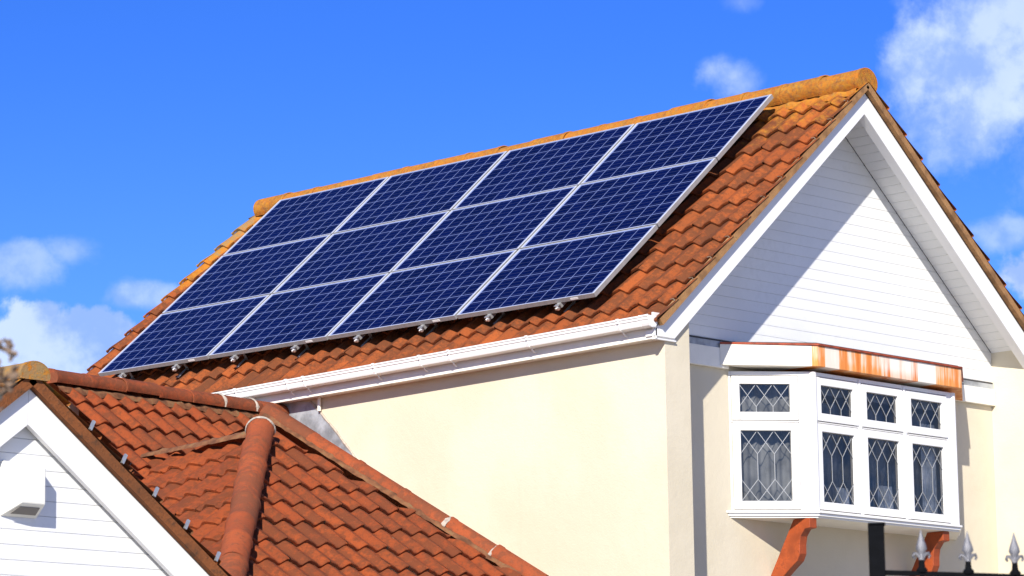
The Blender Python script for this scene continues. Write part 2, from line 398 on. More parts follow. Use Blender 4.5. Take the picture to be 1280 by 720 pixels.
def ridge_run(name, m, parent, p0, p1, r, seg=.45, up=(0, 0, 1), arc=200, seed=1, capA=True, capB=True, flare=.010, mmat=None, joints=(), label=None, jit=.004, sq=(1., 1.)):
    """half-round ridge tiles laid end to end from p0 to p1"""
    rnd = random.Random(seed); p0, p1 = Vector(p0), Vector(p1); d = (p1 - p0); L = d.length; d.normalize()
    side = d.cross(Vector(up)).normalized(); u = side.cross(d)
    n = max(1, round(L / seg)); K = 18; vs, fs, uvs = [], [], []
    for i in range(n):
        a0 = L * i / n; a1 = L * (i + 1) / n + .012; r1, r2 = rnd.random(), rnd.random()
        of = side * rnd.gauss(0, jit) + u * rnd.gauss(0, jit); b = len(vs)
        st = ((a0, r - .004), (a0 + .001, r + flare), (a0 + .04, r + flare), (a0 + .055, r), (a1, r - .001))
        for a, rr in st:
            for k in range(K + 1):
                th = R(90 - arc / 2 + arc * k / K)
                vs.append(p0 + d * a + of + side * math.cos(th) * rr * sq[0] + u * math.sin(th) * rr * sq[1])
        for q in range(len(st) - 1):
            for k in range(K):
                x = b + q * (K + 1) + k; fs.append([x, x + 1, x + K + 2, x + K + 1]); uvs.append((r1, r2))
        if (i == 0 and capA) or (i == n - 1 and capB):
            q = 1 if i == 0 and capA else len(st) - 1
            fs.append([b + q * (K + 1) + k for k in range(K + 1)]); uvs.append((r1, r2))
    me = bpy.data.meshes.new(name); me.from_pydata([tuple(v) for v in vs], [], fs); me.materials.append(m)
    ul = me.uv_layers.new(name='tile')
    for p, uvv in zip(me.polygons, uvs):
        p.use_smooth = len(p.vertices) == 4
        for li in p.loop_indices: ul.data[li].uv = uvv
    bm = bmesh.new(); bm.from_mesh(me); bmesh.ops.recalc_face_normals(bm, faces=bm.faces)
    bad = sum(f.normal.dot(u) * f.calc_area() for f in bm.faces) < 0
    if bad: bmesh.ops.reverse_faces(bm, faces=bm.faces)
    for e in bm.edges:
        if len(e.link_faces) == 2 and e.calc_face_angle(0) > R(38): e.smooth = False
    bm.to_mesh(me); bm.free()
    o = bpy.data.objects.new(name, me); link(o, parent)
    if label: o['label'] = label
    for jf in joints:      # rings of pale mortar at some joints
        mb = MB(); a = L * round(jf * n) / n
        vv = []
        for k in range(K + 1):
            th = R(90 - arc / 2 + arc * k / K + rnd.uniform(-1, 1)); w = .016 + rnd.uniform(-.009, .009)
            e = side * math.cos(th) * sq[0] + u * math.sin(th) * sq[1]
            vv += [p0 + d * (a - w) + e * (r + .002), p0 + d * a + e * (r + flare + .004), p0 + d * (a + w) + e * (r + flare + .001)]
        ff = []
        for k in range(K): ff += [[3 * k, 3 * k + 3, 3 * k + 4, 3 * k + 1], [3 * k + 1, 3 * k + 4, 3 * k + 5, 3 * k + 2]]
        mb.add(vv, ff).build('mortar_joint', M_mortarW, parent)
    return o

def rough_strip(name, m, parent, p0, p1, w, N, h=.03, seed=3, n=60):
    """uneven bed of mortar along a line"""
    rnd = random.Random(seed); p0, p1, N = Vector(p0), Vector(p1), Vector(N).normalized(); d = (p1 - p0); L = d.length; d.normalize(); s = d.cross(N).normalized()
    vs, fs = [], []; K = 5
    n = max(6, int(L / .05))
    for i in range(n + 1):
        ww = w * (1 + rnd.uniform(-.25, .25)); hh = h * (1 + rnd.uniform(-.3, .3))
        for k in range(K):
            t = k / (K - 1) * 2 - 1
            vs.append(p0 + d * (L * i / n) + s * (ww * t) + N * (hh * (1 - t * t) + rnd.uniform(-.003, .003) - .012))
    for i in range(n):
        for k in range(K - 1): a = i * K + k; fs.append([a, a + 1, a + K + 1, a + K])
    o = mesh(name, vs, fs, m, parent, True)
    return o

# ------------------------------------------------------------------ ground
GZ = -8.4
mb = MB(); mb.add([(-900, -900, GZ), (900, -900, GZ), (900, 900, GZ), (-900, 900, GZ)], [(0, 1, 2, 3)])
o = mb.build('ground', M_ground); o['kind'] = 'structure'

# ------------------------------------------------------------------ main house
TH = R(40.71); mL, mR = .855, .830; AX = .16; AZ = -.062
def zl(x): return AZ + (x - AX) * mL          # left slope base plane
def zr(x): return AZ - (x - AX) * mR          # right slope base plane
YN, YF = -.985, 7.36                            # verge planes
house = thing('rendered_house', 'cream rendered house with orange tiled roof, white gable and bay window', 'house', (AX, 3.2, GZ))
XL, XLi, XRi, XR = -2.60, -2.29, 2.61, 2.92; YW = -.45
EZ = -2.64
# walls: two side walls running forward past the recessed gable wall, gable wall with the bay opening, rear wall
mb = MB()
mb.prism([(XL, -.90, GZ), (XLi, -.90, GZ), (XLi, -.90, zl(XLi) - .09), (XL, -.90, zl(XL) - .09)], (0, 8.0, 0))
mb.prism([(XRi, -.90, GZ), (XR, -.90, GZ), (XR, -.90, zr(XR) - .09), (XRi, -.90, zr(XRi) - .09)], (0, 8.0, 0))
mb.box(XLi, XRi, YW, YW + .2, GZ, -3.96)
mb.box(XLi, -1.1, YW, YW + .2, -3.96, -2.40); mb.box(1.75, XRi, YW, YW + .2, -3.96, -2.40)
mb.box(-1.1, 1.75, YW, YW + .2, -2.72, -2.40)
mb.prism([(XLi, 6.9, GZ), (XRi, 6.9, GZ), (XRi, 6.9, zr(XRi) - .1), (AX, 6.9, -.20), (XLi, 6.9, zl(XLi) - .1)], (0, .2, 0))
mb.build('wall', M_render, house)
mb = MB(); mb.box(XLi + .002, XRi - .002, 2.6, 2.7, GZ, -2.4); mb.box(XLi + .002, XRi - .002, YW + .2, 2.6, -4.9, -4.8); mb.box(XLi + .002, XRi - .002, YW + .2, 2.6, -2.45, -2.40)
mb.build('inner_wall', M_room, house)

# cladding of the gable (shiplap boards with a shadow groove)
def boards(p_lo, p_hi, pitch, O, A, Bv, Nn, a0, a1, clip, name, m, parent, groove=.010):
    """boards running along A, stacked along Bv from p_lo to p_hi, face towards Nn"""
    O, A, Bv, Nn = map(Vector, (O, A, Bv, Nn)); vs, fs = [], []
    n = math.ceil((p_hi - p_lo) / pitch)
    prof = []
    for i in range(n):
        b = p_lo + i * pitch
        prof += [(b, 0.0), (b + .003, -groove * 1.8), (b + .0055, 0), (b + .02, .0006), (b + pitch - .0005, .0008)]
    for a in (a0, a1):
        for b, h in prof: vs.append(O + A * a + Bv * b + Nn * h)
    k = len(prof)
    for i in range(k - 1): fs.append([i, i + 1, k + i + 1, k + i])
    me = bpy.data.meshes.new(name); me.from_pydata([tuple(v) for v in vs], [], fs); me.materials.append(m)
    bm = bmesh.new(); bm.from_mesh(me)
    for a, b in clip: bmesh.ops.bisect_plane(bm, geom=bm.verts[:] + bm.edges[:] + bm.faces[:], dist=1e-6, plane_co=Vector(a), plane_no=Vector(b), clear_outer=True)
    for f in bm.faces:
        if f.normal.dot(Nn) < 0: f.normal_flip()
    bm.to_mesh(me); bm.free()
    o = bpy.data.objects.new(name, me); link(o, parent); return o
SB = -2.475
nL = Vector((-mL, 0, 1)).normalized(); nR = Vector((mR, 0, 1)).normalized()
boards(0, 2.6, .0965, (0, YW - .012, SB), (1, 0, 0), (0, 0, 1), (0, -1, 0), XLi - .01, XRi + .01, [((AX, 0, AZ - .095), nL), ((AX, 0, AZ - .095), nR)], 'gable_cladding', M_siding, house, .003)
# solid behind it
mb = MB(); mb.prism([(XLi, YW + .004, -2.42), (XRi, YW + .004, -2.42), (XRi, YW + .004, zr(XRi) - .1), (AX, YW + .004, AZ - .1), (XLi, YW + .004, zl(XLi) - .1)], (0, .15, 0)); mb.build('gable_backing', M_paintw, house)
# dark drip edge, lead apron and the painted board under the cladding
mb = MB(); mb.box(XLi + .002, XRi - .002, YW - .022, YW - .002, SB - .016, SB - .002); mb.build('drip_edge', M_drip, house)
for x0, x1, za, zb in ((XLi + .002, -1.30, -.075, -2.725), (1.86, XRi - .002, -.068, -2.70)):
    mb = MB(); mb.box(x0, x1, YW - .030, YW - .003, SB + za, SB - .018); mb.build('lead_apron', M_lead, house, .003)
    mb = MB(); mb.box(x0, x1, YW - .045, YW - .004, zb, SB + za - .001); mb.build('band_board', M_paintw, house, .004)

# roof slopes
thl = math.atan(mL); VL = Vector((-math.cos(thl), 0, -math.sin(thl))); NL = Vector((-math.sin(thl), 0, math.cos(thl)))
thr = math.atan(mR); VR = Vector((math.cos(thr), 0, -math.sin(thr))); NR = Vector((math.sin(thr), 0, math.cos(thr)))
LS = 3.82
roofL = tile_slope('roof_slope', M_tile, house, (AX, YN, AZ), (0, 1, 0), VL, NL, 0, YF - YN, LS, seed=11, phase=.1, lift=.040)
roofR = tile_slope('roof_slope', M_tile, house, (AX, YN, AZ), (0, 1, 0), VR, NR, 0, YF - YN, LS, seed=12, phase=.1, lift=.044)
ridge_run('ridge_tiles', M_ridge, house, (AX, YN + .012, -.022), (AX, 7.13, -.022), .127, .45, arc=258, seed=5, flare=.005, jit=.005, sq=(1.12, .98))
for N_, V_, s in ((NL, VL, 1), (NR, VR, -1)):
    rough_strip('ridge_mortar', M_ridge, roofL if s == 1 else roofR, Vector((AX, YN + .02, AZ)) + V_ * .150 + N_ * .026, Vector((AX, 7.1, AZ)) + V_ * .150 + N_ * .026, .045, N_, .038, seed=8)
# underlay boards: roof deck below the tiles (dark where seen through gaps)
mb = MB()
for V_, N_ in ((VL, NL), (VR, NR)):
    a = Vector((AX, YN + .06, AZ)) - N_ * .022
    mb.obox(a, (0, YF - YN - .12, 0), V_ * (LS - .09), -N_ * .02)
mb.build('roof_deck', M_drip, house)
# verge mortar bed with tile undercloak, both gables
for V_, N_, rf in ((VL, NL, roofL), (VR, NR, roofR)):
    for y0, hh in ((YN + .008, .060), (YF - .075, .030)):
        mb = MB(); mb.obox(Vector((AX, y0, AZ)) + N_ * -.034 + V_ * .0, (0, .047, 0), V_ * (LS - .03), N_ * hh)
        mb.build('verge_mortar', M_mortar, rf)
# wire verge clips along the front verge
for k in range(1, 12):
    p = Vector((AX, YN + .035, AZ)) + VL * (k * GA + .01) + NL * .055
    mb = MB(); p = p - NL * .012; mb.tube([p + Vector((0, -.012, -.02)), p, p + Vector((0, .03, .004)) + VL * .012], .004, 6)
    mb.build('verge_clip', M_clip, roofL)

# bargeboards (boxed), left one with the horizontal return at the eave
Y0, Y1 = -.93, -.83
mb = MB(); mb.prism([(AX, Y0, AZ - .060), (AX, Y0, -.325), (-2.505, Y0, EZ), (-2.76, Y0, EZ), (-2.76, Y0, zl(-2.76) - .03 - .0)], (0, Y1 - Y0, 0)); mb.build('bargeboard', M_white, house, .004)
mb = MB(); mb.prism([(AX + .001, Y0, AZ - .060), (3.08, Y0, zr(3.08) - .06), (3.08, Y0, -2.70), (2.98, Y0, -2.70), (AX + .001, Y0, -.325)], (0, Y1 - Y0, 0)); mb.build('bargeboard', M_white, house, .004)
mb = MB(); mb.box(-2.755, -2.485, -.915, -.897, EZ - .012, EZ + .2); mb.box(-2.755, -2.48, -.925, -.896, EZ - .026, EZ - .013); mb.build('box_end', M_white, house, .003)
mb = MB(); mb.prism([(AX, 7.22, AZ - .060), (AX, 7.22, -.325), (-2.76, 7.22, EZ), (-2.76, 7.22, zl(-2.76) - .06)], (0, .1, 0)); mb.prism([(AX, 7.22, AZ - .060), (3.08, 7.22, zr(3.08) - .06), (3.08, 7.22, -2.70), (AX, 7.22, -.325)], (0, .1, 0)); mb.build('rear_bargeboard', M_white, house)
# soffits: boards run front to back under each slope
sl = 3.6
boards(.03, sl, .1, (AX, Y1, AZ - .095), (0, 1, 0), VR, -NR, -.001, YW - .02 - Y1, [((XRi, 0, 0), (1, 0, 0)), ((AX + .0, 0, 0), (-1, 0, 0))], 'soffit', M_siding, house, .003)
boards(.03, sl, .1, (AX, Y1, AZ - .095), (0, 1, 0), VL, -NL, -.001, YW - .02 - Y1, [((XLi, 0, 0), (-1, 0, 0)), ((AX - .0, 0, 0), (1, 0, 0))], 'soffit', M_siding, house, .003)
# eaves: fascia and flat soffit sloping a little towards the rear
def eave(side):
    x0, x1 = (-2.745, -2.725) if side < 0 else (3.045, 3.065)
    mb = MB(); a = (x0, -.93, EZ - .02); mb.obox(a, (x1 - x0, 0, 0), (0, 8.25, -.085), (0, 0, .15)); mb.build('fascia', M_paintw if side < 0 else M_white, house, .003)
    xs = (-2.725, XL + .001) if side < 0 else (XR - .001, 3.045)
    mb = MB(); mb.obox((xs[0], -.895, EZ - .012), (xs[1] - xs[0], 0, 0), (0, 8.2, -.085), (0, 0, .012)); mb.build('eaves_soffit', M_paintw, house)
eave(-1); eave(1)
# small dark vents in the eaves soffit
for k in range(9):
    y = -.35 + k * .86; z = EZ - .0125 - .0103 * (y + .895)
    mb = MB(); mb.box(-2.715, -2.690, y, y + .22, z - .004, z - .001); mb.build('soffit_vent', M_ventd, house)

# gutter: deep-flow trough with rolled lip, brackets, unions and stop end
def gut(y): return Vector((-2.748, y, -2.482 - .0125 * (y + .93)))
gp = [(0, 0), (0, -.06), (-.020, -.088), (-.060, -.092), (-.092, -.082), (-.103, -.060), (-.105, -.036), (-.113, -.031), (-.115, -.013), (-.122, -.009), (-.123, .004), (-.112, .006), (-.106, -.004), (-.099, -.030), (-.096, -.056), (-.060, -.082), (-.022, -.076), (-.006, -.055), (-.006, 0)]
def sweep_y(mb, prof, ya, yb, off=(0, 0), sc=1.0):
    a, b = gut(ya), gut(yb); n = len(prof)
    cx, cz = -.055, -.045
    vs = [p + Vector((cx + (x - cx) * sc + off[0], 0, cz + (z - cz) * sc + off[1])) for p in (a, b) for x, z in prof]
    fs = [[i, (i + 1) % n, n + (i + 1) % n, n + i] for i in range(n)] + [list(range(n)), list(range(n, 2 * n))[::-1]]
    mb.add(vs, fs)
mb = MB(); sweep_y(mb, gp, -.90, 7.3); gutter = mb.build('gutter', M_white, house, 0, True)
for y in (-.62, .42, 1.36, 1.72, 2.30, 3.22, 3.45, 4.15, 5.05, 5.95, 6.85):
    mb = MB(); w = .012
    sweep_y(mb, gp, y - w, y + w, sc=1.10)
    a = gut(y); mb.box(a.x - .128, a.x - .10, y - w * .5, y + w * .5, a.z - .030, a.z - .018)
    mb.tube([a + Vector((-.055, 0, -.098)), a + Vector((-.03, 0, -.118)), a + Vector((-.002, 0, -.125))], .007, 6)
    mb.build('gutter_bracket', M_white, gutter)
mb = MB(); sweep_y(mb, gp, -.95, -.86, sc=1.03); a = gut(-.952)
mb.prism([(a.x + x * 1.04 + .002, a.y, a.z + z * 1.0) for x, z in gp[:11]], (0, .012, 0)); mb.build('gutter_stop_end', M_white, gutter, .002)
# small overflow pipe under the eaves
mb = MB(); mb.tube([(-2.63, 3.255, -2.66), (-2.63, 3.255, -2.82)], .017, 10); mb.build('overflow_pipe', M_paintw, house)

# bay window -------------------------------------------------------------
P = [Vector((-1.262, YW, 0)), Vector((-.672, -.912, 0)), Vector((1.352, -.912, 0)), Vector((1.942, YW, 0))]   # plan
ZT, ZB = -2.735, -3.945
bay = thing('dummy', 'x', 'x'); bpy.data.objects.remove(bay)
mb = MB()
def facade(mb, A, B, cols, rows, depth=.07, mi=0):
    """solid frame from A to B (plan points) leaving rectangular openings: cols [(a0,a1)], rows [(z0,z1)]"""
    d = (B - A); L = d.length; d.normalize(); n = Vector((d.y, -d.x, 0))      # outward normal
    def bar(a0, a1, z0, z1): mb.obox(A + d * a0 + Vector((0, 0, z0)) - n * depth, d * (a1 - a0), n * depth, Vector((0, 0, z1 - z0)))
    xs = [0.] + [q for c in cols for q in c] + [L]
    for i in range(0, len(xs), 2): bar(xs[i], xs[i + 1], ZB, ZT)
    zs = [ZB] + [q for r in rows for q in r] + [ZT]
    for c0, c1 in cols:
        for i in range(0, len(zs), 2): bar(c0, c1, zs[i], zs[i + 1])
    return d, n, L
rows = [(-3.935, -3.175), (-3.165, -2.770)]
fc = [(.055 + .645 * k, .055 + .645 * k + .535) for k in range(3)]
fc = [(.022, .622), (.665, 1.267), (1.312, 1.927)]
d1, n1, L1 = facade(mb, P[1], P[2], fc, rows)
cc = [(.020, .615)]
d0, n0, L0 = facade(mb, P[0], P[1], cc, rows)
d2, n2, L2 = facade(mb, P[2], P[3], [(L0 - .615, L0 - .020)], rows)
for q, nn in ((P[1], (n0 + n1).normalized()), (P[2], (n1 + n2).normalized())):
    mb.tube([q + nn * -.012 + Vector((0, 0, ZB + .001)), q + nn * -.012 + Vector((0, 0, ZT - .001))], .034, 12)
# thin cover strips over the mullions
for a in (.6435, 1.2895):
    q = P[1] + d1 * (a - .016); mb.obox(q + Vector((0, 0, ZB + .01)), d1 * .032, n1 * .010, Vector((0, 0, ZT - ZB - .02)))
bayf = mb.build('bay_frame', M_white, house, .004)
# floor, ceiling and sill of the bay
def grow(P, e):
    n0_, n1_, n2_ = n0, n1, n2
    def off(A, d, n): return A + n * e
    def isect(p, d, q, c):
        den = d.x * c.y - d.y * c.x; t = ((q.x - p.x) * c.y - (q.y - p.y) * c.x) / den; return p + d * t
    a = P[0] + n0 * e; b = P[1] + n1 * e; c = P[2] + n2 * e
    A_ = isect(a, d0, Vector((0, YW, 0)), Vector((1, 0, 0))); B_ = isect(a, d0, b, d1); C_ = isect(b, d1, c, d2); D_ = isect(c, d2, Vector((0, YW, 0)), Vector((1, 0, 0)))
    return [A_, B_, C_, D_]
def slab(P4, z0, z1, mb, back=YW - .001):
    pts = [Vector((p.x, min(p.y, back), z0)) for p in P4]; mb.prism(pts, (0, 0, z1 - z0))
mb = MB(); slab(grow(P, .045), ZB - .020, ZB - .002, mb); slab(grow(P, .028), ZB - .045, ZB - .021, mb); mb.build('sill', M_white, bayf, .003)
mb = MB(); slab(grow(P, -.06), ZB - .001, ZB + .03, mb); slab(grow(P, -.06), ZT - .03, ZT, mb); slab(grow(P, .012), ZB - .060, ZB - .046, mb); mb.build('bay_floor', M_paintw, bayf)
# casements with glass and leading
def casement(A, d, n, a0, a1, z0, z1, kind):
    fwd = .008; fr = .075; mb = MB()
    def bar(x0, x1, w0, w1): mb.obox(A + d * x0 + Vector((0, 0, w0)) - n * .045, d * (x1 - x0), n * (.045 + fwd), Vector((0, 0, w1 - w0)))
    g0 = .0065
    bar(a0 + g0, a0 + fr, z0 + g0, z1 - g0); bar(a1 - fr, a1 - g0, z0 + g0, z1 - g0); bar(a0 + fr, a1 - fr, z0 + g0, z0 + fr); bar(a0 + fr, a1 - fr, z1 - fr, z1 - g0)
    cs = mb.build('casement', M_white, house, .004)
    x0, x1, w0, w1 = a0 + fr, a1 - fr, z0 + fr, z1 - fr
    q = A - n * .020
    mesh('pane', [q + d * x0 + Vector((0, 0, w0)), q + d * x1 + Vector((0, 0, w0)), q + d * x1 + Vector((0, 0, w1)), q + d * x0 + Vector((0, 0, w1))], [(0, 1, 2, 3)], M_glass, cs)
    # dark bead round the pane
    # leading
    mb = MB(); w = .0023; X = x1 - x0; Z = w1 - w0; q = A - n * .0175
    def came(u0, v0, u1, v1):
        a = q + d * (x0 + u0 * X) + Vector((0, 0, w0 + v0 * Z)); b = q + d * (x0 + u1 * X) + Vector((0, 0, w0 + v1 * Z)); e = (b - a); s_ = e.normalized().cross(n) * w
        mb.obox(a - s_, e, s_ * 2, n * .004)
    if kind == 'low':
        for k in range(3):
            for lo, hi in ((.0, .31), (.67, 1.0)):
                came(k / 3, lo, (k + 1) / 3, hi); came(k / 3, hi, (k + 1) / 3, lo)
        for k in (1, 2): came(k / 3, .31, k / 3, .67)
    else:
        for k in range(3): came(k / 3, .2, (k + 1) / 3, 1.); came(k / 3, 1., (k + 1) / 3, .2)
        for k in (1, 2): came(k / 3, 0, k / 3, .2)
    mb.build('leading', M_came, cs)
    return cs
for c0, c1 in fc:
    casement(P[1], d1, n1, c0, c1, *rows[0], 'low'); casement(P[1], d1, n1, c0, c1, *rows[1], 'top')
casement(P[0], d0, n0, *cc[0], *rows[0], 'low'); casement(P[0], d0, n0, *cc[0], *rows[1], 'top')
casement(P[2], d2, n2, L0 - .615, L0 - .020, *rows[0], 'low'); casement(P[2], d2, n2, L0 - .615, L0 - .020, *rows[1], 'top')
# curtains and small pale plants inside
def curtain(A, d, n, a0, a1, z0, z1, off, m, folds=9, amp=.018, seed=1):
    rnd = random.Random(seed); vs, fs = [], []; N_ = folds * 6
    for i in range(N_ + 1):
        t = i / N_; a = a0 + (a1 - a0) * t; h = amp * math.sin(t * folds * 2 * math.pi + rnd.uniform(-.2, .2))
        for z, k in ((z0, 1.2), ((z0 + z1) / 2, 1.), (z1, .7)): vs.append(A + d * a - n * (off + h * k) + Vector((0, 0, z)))
    for i in range(N_):
        for q in (0, 1): b = i * 3 + q; fs.append([b, b + 3, b + 4, b + 1])
    o = mesh('curtain', vs, fs, m, bayf, True); return o
curtain(P[1], d1, n1, .02, 1.42, ZB + .03, ZT - .22, .20, M_net_reflect, 16, .02, seed=1)
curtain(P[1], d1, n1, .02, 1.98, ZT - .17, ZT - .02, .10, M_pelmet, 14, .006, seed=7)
curtain(P[1], d1, n1, 1.44, 1.99, ZB + .03, ZT - .2, .18, M_net_reflect, 6, seed=3)
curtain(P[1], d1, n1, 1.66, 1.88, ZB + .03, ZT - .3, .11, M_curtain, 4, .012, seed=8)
curtain(P[1], d1, n1, 1.00, 1.19, ZB + .03, ZB + .30, .10, M_curtain, 3, .03, seed=2)  # short pale piece standing for a plant at the foot of the pane
curtain(P[1], d1, n1, .40, .56, ZB + .03, ZB + .24, .10, M_curtain, 3, .03, seed=4)  # another pale plant, shaped like a short curtain
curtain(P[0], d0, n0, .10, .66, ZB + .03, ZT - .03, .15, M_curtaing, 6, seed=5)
# flat canopy over the bay with painted and rust-stained boards
cp = grow(P, .085); zc0, zc1 = -2.700, -2.520
cp[0].x -= .02
mb = MB()
mb.prism([Vector((p.x, min(p.y, YW - .047), zc0)) for p in cp], (0, 0, zc1 - zc0))
cano = mb.build('bay_canopy', [M_rust], house, .004)
cq = grow(P, .098); mb = MB(); mb.prism([Vector((p.x, min(p.y, YW - .05), zc1 + .001)) for p in cq], (0, 0, .016)); mb.build('canopy_trim', M_redstrip, cano)
cq = grow(P, .06); mb = MB(); mb.prism([Vector((p.x, min(p.y, YW - .024), zc1 + .018)) for p in cq], (0, 0, .012)); mb.build('canopy_felt', M_drip, cano)
# curved timber brackets
def bracket(x):
    pr = [(-.27, 0), (-.45, 0), (-.45, -.085), (-.39, -.092), (-.345, -.15), (-.332, -.22), (-.33, -.30), (-.30, -.36), (-.22, -.42), (-.12, -.50), (-.05, -.60), (0, -.76), (0, -.47)]
    z0 = ZB - .062
    # drawn in (y, z): projects forwards from the wall
    pts = [(x, YW + .001 + y, z0 + z) for y, z in pr]
    mb = MB(); mb.prism(pts, (.095, 0, 0)); return mb.build('bay_bracket', M_wood, house, .005)
bracket(-.76); bracket(1.15)

# ------------------------------------------------------------------ solar array
DN = Vector((-math.cos(TH), 0, -math.sin(TH))); NN = Vector((-math.sin(TH), 0, math.cos(TH)))
grid = [[(-.016, .012), (1.662, .002), (3.341, -.008), (5.019, -.018), (6.698, -.027)],
        [(-.033, 1.109), (1.647, 1.093), (3.327, 1.077), (5.007, 1.061), (6.687, 1.045)],
        [(-.035, 2.196), (1.647, 2.174), (3.328, 2.153), (5.010, 2.131), (6.691, 2.109)],
        [(-.022, 3.274), (1.661, 3.246), (3.344, 3.219), (5.027, 3.191), (6.710, 3.164)]]
def ap(Y, s, h=0.): return Vector((0, Y - .100, 0)) + DN * (s + .105) + NN * (h + .050)
rown = ['top', 'middle', 'bottom']; coln = ['nearest the white gable', 'second from the white gable', 'third from the white gable', 'at the far end of the roof']
for j in range(3):
    for i in range(4):
        q = [Vector(grid[j][i]), Vector(grid[j][i + 1]), Vector(grid[j + 1][i + 1]), Vector(grid[j + 1][i])]
        cen = sum(q, Vector((0, 0))) / 4
        ex = (q[1] - q[0]).normalized(); ey = (q[3] - q[0]).normalized(); gx, gy = .013, .009
        q = [q[0] + ex * gx + ey * gy, q[1] - ex * gx + ey * gy, q[2] - ex * gx - ey * gy, q[3] + ex * gx - ey * gy]
        base = ap(cen.x, cen.y, -.04)
        t = thing('solar_panel', '%s row solar panel %s' % (rown[j], coln[i]), 'solar panel', base, 'solar panels on the orange tiled roof')
        lx, ly = .020, .0065
        inn = [q[0] + ex * lx + ey * ly, q[1] - ex * lx + ey * ly, q[2] - ex * lx - ey * ly, q[3] + ex * lx - ey * ly]
        hj = random.uniform(-.0015, .0015)
        vo = [ap(*p, .002 + hj) for p in q]; vi = [ap(*p, .002 + hj) for p in inn]; vd = [ap(*p, -.002 + hj) for p in inn]; vb = [ap(*p, -.038 + hj) for p in q]; vbi = [ap(*p, -.038 + hj) for p in inn]
        vs = vo + vi + vd + vb + vbi; fs = []
        for k in range(4):
            k2 = (k + 1) % 4
            fs += [[k, k2, 4 + k2, 4 + k], [4 + k, 4 + k2, 8 + k2, 8 + k], [12 + k, 12 + k2, k2, k], [16 + k, 16 + k2, 12 + k2, 12 + k]]
        fr = mesh('frame', vs, fs, [M_alu, M_alu_shade], t)
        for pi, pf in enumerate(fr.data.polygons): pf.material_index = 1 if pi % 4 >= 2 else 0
        bm = bmesh.new(); bm.from_mesh(fr.data); bmesh.ops.recalc_face_normals(bm, faces=bm.faces)
        bm.to_mesh(fr.data); bm.free()
        gl = mesh('cell_sheet', vd, [(3, 2, 1, 0)], M_cells, t)
        ul = gl.data.uv_layers.new(name='cells'); mx, my = .09, .07
        uvm = {0: (-mx, -my), 1: (10 + mx, -my), 2: (10 + mx, 6 + my), 3: (-mx, 6 + my)}
        for li in gl.data.polygons[0].loop_indices: ul.data[li].uv = uvm[gl.data.loops[li].vertex_index]
        if gl.data.polygons[0].normal.dot(NN) < 0: gl.data.flip_normals()
        mesh('back_sheet', [ap(*p, -.034 + hj) for p in inn], [(0, 1, 2, 3)], M_black, t)
        if j == 2:    # pale maker's sticker-free clip plate on the lower frame edge
            c = q[3].lerp(q[2], .12); mb = MB(); mb.obox(ap(c.x, c.y + .0, -.012), (0, .085, 0), -NN * .018, DN * .004); mb.build('clip_plate', M_white, t)
raily = [.42, 1.262, 2.10, 2.945, 3.80, 4.66, 5.52, 6.34]
ordn = ['first', 'second', 'third', 'fourth', 'fifth', 'sixth', 'seventh', 'eighth']
for k, y in enumerate(raily):
    t = thing('mounting_rail', 'aluminium mounting rail under the solar panels, %s from the gable end' % ordn[k], 'rail', ap(y, 1.6, -.14), 'rails carrying the solar panels')
    s1 = 3.305 - .0165 * y
    mb = MB(); mb.obox(ap(y - .02, -.02, -.079), (0, .04, 0), DN * s1, NN * .040); mb.build('rail_bar', M_alu_shade, t)
    mb = MB(); c = ap(y, s1 + .005, -.058)
    mb.tube([c - NN * .028, c - NN * .018, c, c + NN * .016], [.011, .019, .020, .012], 8)
    mb.tube([c - DN * .01, c + DN * .03], [.014, .012], 6)
    mb.obox(c + Vector((0, -.026, 0)) + NN * .014 - DN * .02, (0, .052, 0), DN * .03, NN * .008)
    mb.build('end_clamp', M_steel, t, .002)
    for s in (.35, 1.3, 2.25, 3.05):
        mb = MB(); mb.obox(ap(y + .03, s, -.165), (0, .03, 0), DN * .16, NN * .006); mb.obox(ap(y + .03, s, -.185), (0, .03, 0), DN * .006, NN * .12); mb.build('roof_hook', M_alu_shade, t)

# ------------------------------------------------------------------ hipped wing (tiled, abuts the long wall)
wing = thing('tiled_wing', 'low wing with red pantiled hipped roof abutting the cream wall', 'building', (-5.0, 1.6, GZ))
H = Vector((-4.902, 1.515, -3.392)); Lh = Vector((-6.919, -.422, -4.80)); Mm = Vector((-5.095, 2.92, -3.4875))
R1, R3, T2 = Vector((-4.509, 1.461, -3.432)), Vector((-3.442, -.284, -4.699)), Vector((-4.411, 1.914, -3.102))
pb = R(40); NB = Vector((0, -math.sin(pb), math.cos(pb))); VB = Vector((0, -math.cos(pb), -math.sin(pb)))
pc = R(36); NC = Vector((0, -math.sin(pc), math.cos(pc))); VC = Vector((0, -math.cos(pc), -math.sin(pc)))
ND = Vector((-.5589, -.0204, .829)).normalized()
RA, RB = Vector((-5.52, 3.50, -2.75)), Vector((-2.62, 3.80, -2.75))     # upper ridge
